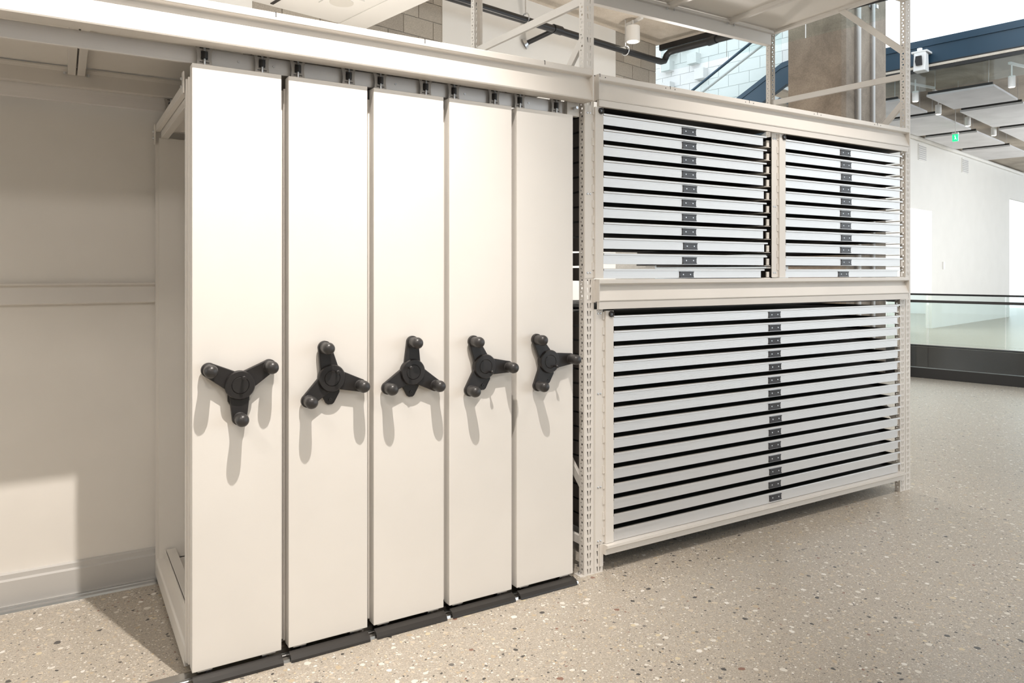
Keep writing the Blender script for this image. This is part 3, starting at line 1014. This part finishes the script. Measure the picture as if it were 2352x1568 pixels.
# white projector on the beam
pj = thing('wall_projector', 'white projector with dark lens bracketed to the blue beam', 'projector', B((13.2, 4.33, 4.9)))
MB(True).prism([(13.10, 4.77), (13.30, 4.77), (13.27, 5.06), (13.14, 5.08)], 4.24, 4.42, 'Y').build('housing', 'fixture', pj, bevel=0.01)
MB(True).prism([(4.28, 4.86), (4.37, 4.86), (4.385, 4.93), (4.375, 5.01), (4.29, 5.01)], 13.08, 13.12, 'X').build('lens', 'black', pj)
MB(True).box(13.14, 13.40, 4.22, 4.46, 5.08, 5.11).build('bracket', 'fixture', pj)
MB(True).tube([(13.2, 4.35, 5.11), (13.2, 4.35, 5.16)], 0.04, 10).build('swivel', 'fixture', pj)

# acoustic panels below the far hall ceiling
PZ = 4.42
k = 0
apl = ['nearest grey felt ceiling panel behind the glass baffle', 'grey felt ceiling panel second from the glass baffle in the near row', 'grey felt ceiling panel third from the baffle in the near row', 'grey felt ceiling panel fourth in the near row',
       'grey felt ceiling panel seen just right of the concrete column', 'grey felt ceiling panel above the green exit sign', 'grey felt ceiling panel just beyond the exit sign', 'farthest grey felt panel of the row along the white wall']
grid = [(13.55, 14.95, 3.38, 4.36), (15.30, 17.40, 3.38, 4.36), (17.8, 19.9, 3.38, 4.36), (20.3, 22.4, 3.38, 4.36),
        (12.9 + 0.6, 14.9, 4.78, 5.90), (15.25, 17.35, 4.74, 5.75), (17.75, 19.85, 4.74, 5.75), (20.3, 22.4, 4.74, 5.75)]
for (x0, x1, y0, y1), lb in zip(grid, apl):
    t = thing('acoustic_panel', lb, 'ceiling panel', B(((x0 + x1) / 2, (y0 + y1) / 2, PZ)), 'grey felt panels under the far ceiling')
    MB(True).box(x0, x1, y0, y1, PZ, PZ + 0.035).build('felt_board', 'felt', t)
    MB(True).box(x0, x0 + 0.04, y0 + 0.02, y1 - 0.02, PZ + 0.035, PZ + 0.075).build('edge_rail', 'dark', t)
    for wx in (x0 + 0.1, x1 - 0.1):
        for wy in (y0 + 0.1, y1 - 0.1):
            MB(True).tube([(wx, wy, PZ + 0.03), (wx, wy, ZS)], 0.004, 6).build('suspension_wire', 'zinc', t)


def track_light(label, heads, tr0, tr1, zt, drop, group, r=0.05, h=0.17):
    t = thing('track_light', label, 'track light', B((tr0[0], tr0[1], zt)), group)
    MB(True).bar((tr0[0], tr0[1], zt), (tr1[0], tr1[1], zt), 0.04, 0.035).build('track', 'fixture', t)
    for (x, y) in heads:
        MB(True).tube([(x, y, zt - drop), (x, y, zt)], 0.012, 8).build('stem', 'fixture', t)
        hd = MB(True).tube([(x, y, zt - drop - h), (x, y, zt - drop)], r, 18).build('head', 'fixture', t, smooth=True)
        MB(True).tube([(x, y, zt - drop - h - 0.003), (x, y, zt - drop - h + 0.004)], r * 0.8, 16).build('lens', 'lamp', hd)
    return t


track_light('white track with cylindrical downlights beside the nearest felt panel', [(13.45, 4.50)], (13.42, 4.72), (14.3, 4.48), 4.72, 0.2, 'far track lights')
track_light('white track with downlights between the two rows of felt panels', [(14.75, 4.55), (16.35, 4.52), (17.9, 4.47)], (14.5, 4.55), (18.4, 4.46), 4.72, 0.22, 'far track lights')
track_light('white track with a downlight at the right edge of the picture', [(13.5, 3.13)], (13.45, 3.15), (14.4, 2.9), 4.72, 0.2, 'far track lights')
track_light('white cylindrical track light under the concrete slab near the pipe', [(7.976, 6.2)], (8.072, 6.376), (7.986, 6.052), ZS - 0.02, 0.09, None, r=0.095, h=0.205)



def fill_point(name, p, watts, col, r):
    l = bpy.data.lights.new(name, 'POINT')
    l.energy = watts
    l.color = col
    l.shadow_soft_size = r
    o = bpy.data.objects.new(name, l)
    C.objects.link(o)
    o.location = B(p)
    return o


for k, (x, y) in enumerate(((14.75, 4.55), (16.35, 4.52), (17.9, 4.47))):
    spot('hall_lamp', (*B((x, y, 0))[:2], 4.25), (*B((x + 0.3, y + 0.8, 0))[:2], 0), 120, (1.0, 0.95, 0.86), 130, 0.7, 0.06)
for (x, y, z, w) in ((17.5, 1.5, 2.9, 170), (22.0, 1.5, 2.9, 170), (24.0, 2.0, 2.9, 120), (20.3, 7.35, 2.6, 90)):
    fill_point('hall_fill', (x, y, z), w, (0.95, 0.98, 1.0), 0.12)  # added point lights without fixtures, brightening the far hall and its recess
# unseen fill lights added behind the racks to brighten soffit, wall and slab
fill_point('passage_fill', (3.3, 5.55, 2.2), 80, WARM, 0.12)
fill_point('passage_fill', (7.4, 5.0, 2.3), 110, WARM, 0.12)

# exit sign
es = thing('exit_sign', 'small green exit sign hanging below the felt panels', 'exit sign', B((16.2, 4.68, 4.05)))
MB(True).box(16.15, 16.18, 4.635, 4.735, 4.03, 4.165).build('sign_face', 'exit', es)
MB(True).box(16.14, 16.19, 4.63, 4.74, 4.165, 4.20).build('sign_cap', 'fixture', es)
MB(True).tube([(16.165, 4.685, 4.20), (16.165, 4.685, ZS)], 0.008, 8).build('sign_stem', 'fixture', es)
man = MB(True)
man.box(16.147, 16.15, 4.682, 4.694, 4.128, 4.142)
man.bar((16.1485, 4.687, 4.125), (16.1485, 4.678, 4.09), 0.003, 0.014, up=(0, 1, 0))
man.bar((16.1485, 4.678, 4.09), (16.1485, 4.663, 4.062), 0.003, 0.008, up=(0, 1, 0))
man.bar((16.1485, 4.678, 4.09), (16.1485, 4.698, 4.068), 0.003, 0.008, up=(0, 1, 0))
man.build('running_figure', 'signwhite', es)

# wall vents
for i, x in enumerate((20.45, 23.9)):
    t = thing('wall_vent', ['louvred wall vent high on the far white wall, nearer the rack', 'louvred wall vent high on the far white wall, farther along'][i], 'vent', B((x, YW, 4.45)), 'vents on the far wall')
    MB(True).box(x - 0.28, x + 0.28, YW - 0.02, YW, 4.30, 4.72).build('frame', 'fixture', t)
    for k in range(7):
        z = 4.335 + k * 0.052
        MB(True).box(x - 0.25, x + 0.25, YW - 0.03, YW - 0.02, z, z + 0.026).build('louvre', 'grille', t)
sw = MB(True).box(22.0, 22.12, YW - 0.03, YW, 1.55, 1.75).build('wall_switch', 'fixture')
tag(sw, 'tiny white switch plate on the far wall right of the lit recess', 'switch')


# balustrades
def balustrade(label, x, ys, curb, zr):
    t = thing('glass_balustrade', label, 'balustrade', B((x, (ys[0] + ys[-1]) / 2, 0)), 'balustrades round the void')
    for a, b in zip(ys[:-1], ys[1:]):
        MB(True).box(x - 0.008, x + 0.008, a + 0.006, b - 0.006, 0.05, zr - 0.03).build('pane', 'glass', t)
    MB(True).box(x - 0.05, x + 0.05, ys[0], ys[-1], 0.0, curb).build('curb', 'dark', t, bevel=0.004)
    MB(True).box(x - 0.03, x + 0.03, ys[0], ys[-1], zr - 0.035, zr).build('handrail', 'dark', t, bevel=0.006)
    return t


balustrade('near glass balustrade with black handrail and black kerb, right of the rack', 11.25, (-1.0, 0.9, 2.25, 3.60, 4.15), 0.14, 1.085)
balustrade('far glass balustrade across the void with thin black handrail', 15.97, (-1.0, 1.4, 3.8, 5.13, 6.6), 0.03, 1.05)

# ceiling speaker
sp = thing('ceiling_speaker', 'round white ceiling speaker in a square plate on the soffit', 'speaker', B((3.5, 6.1, 4.0)))
MB(True).box(3.36, 3.66, 5.96, 6.28, 3.988, 4.0).build('plate', 'soffit', sp, bevel=0.002)
g = MB(True)
g.prism(circle(3.51, 6.12, 0.11, 28), 3.983, 3.988, 'Z')
g.build('grille', 'grille_white', sp)
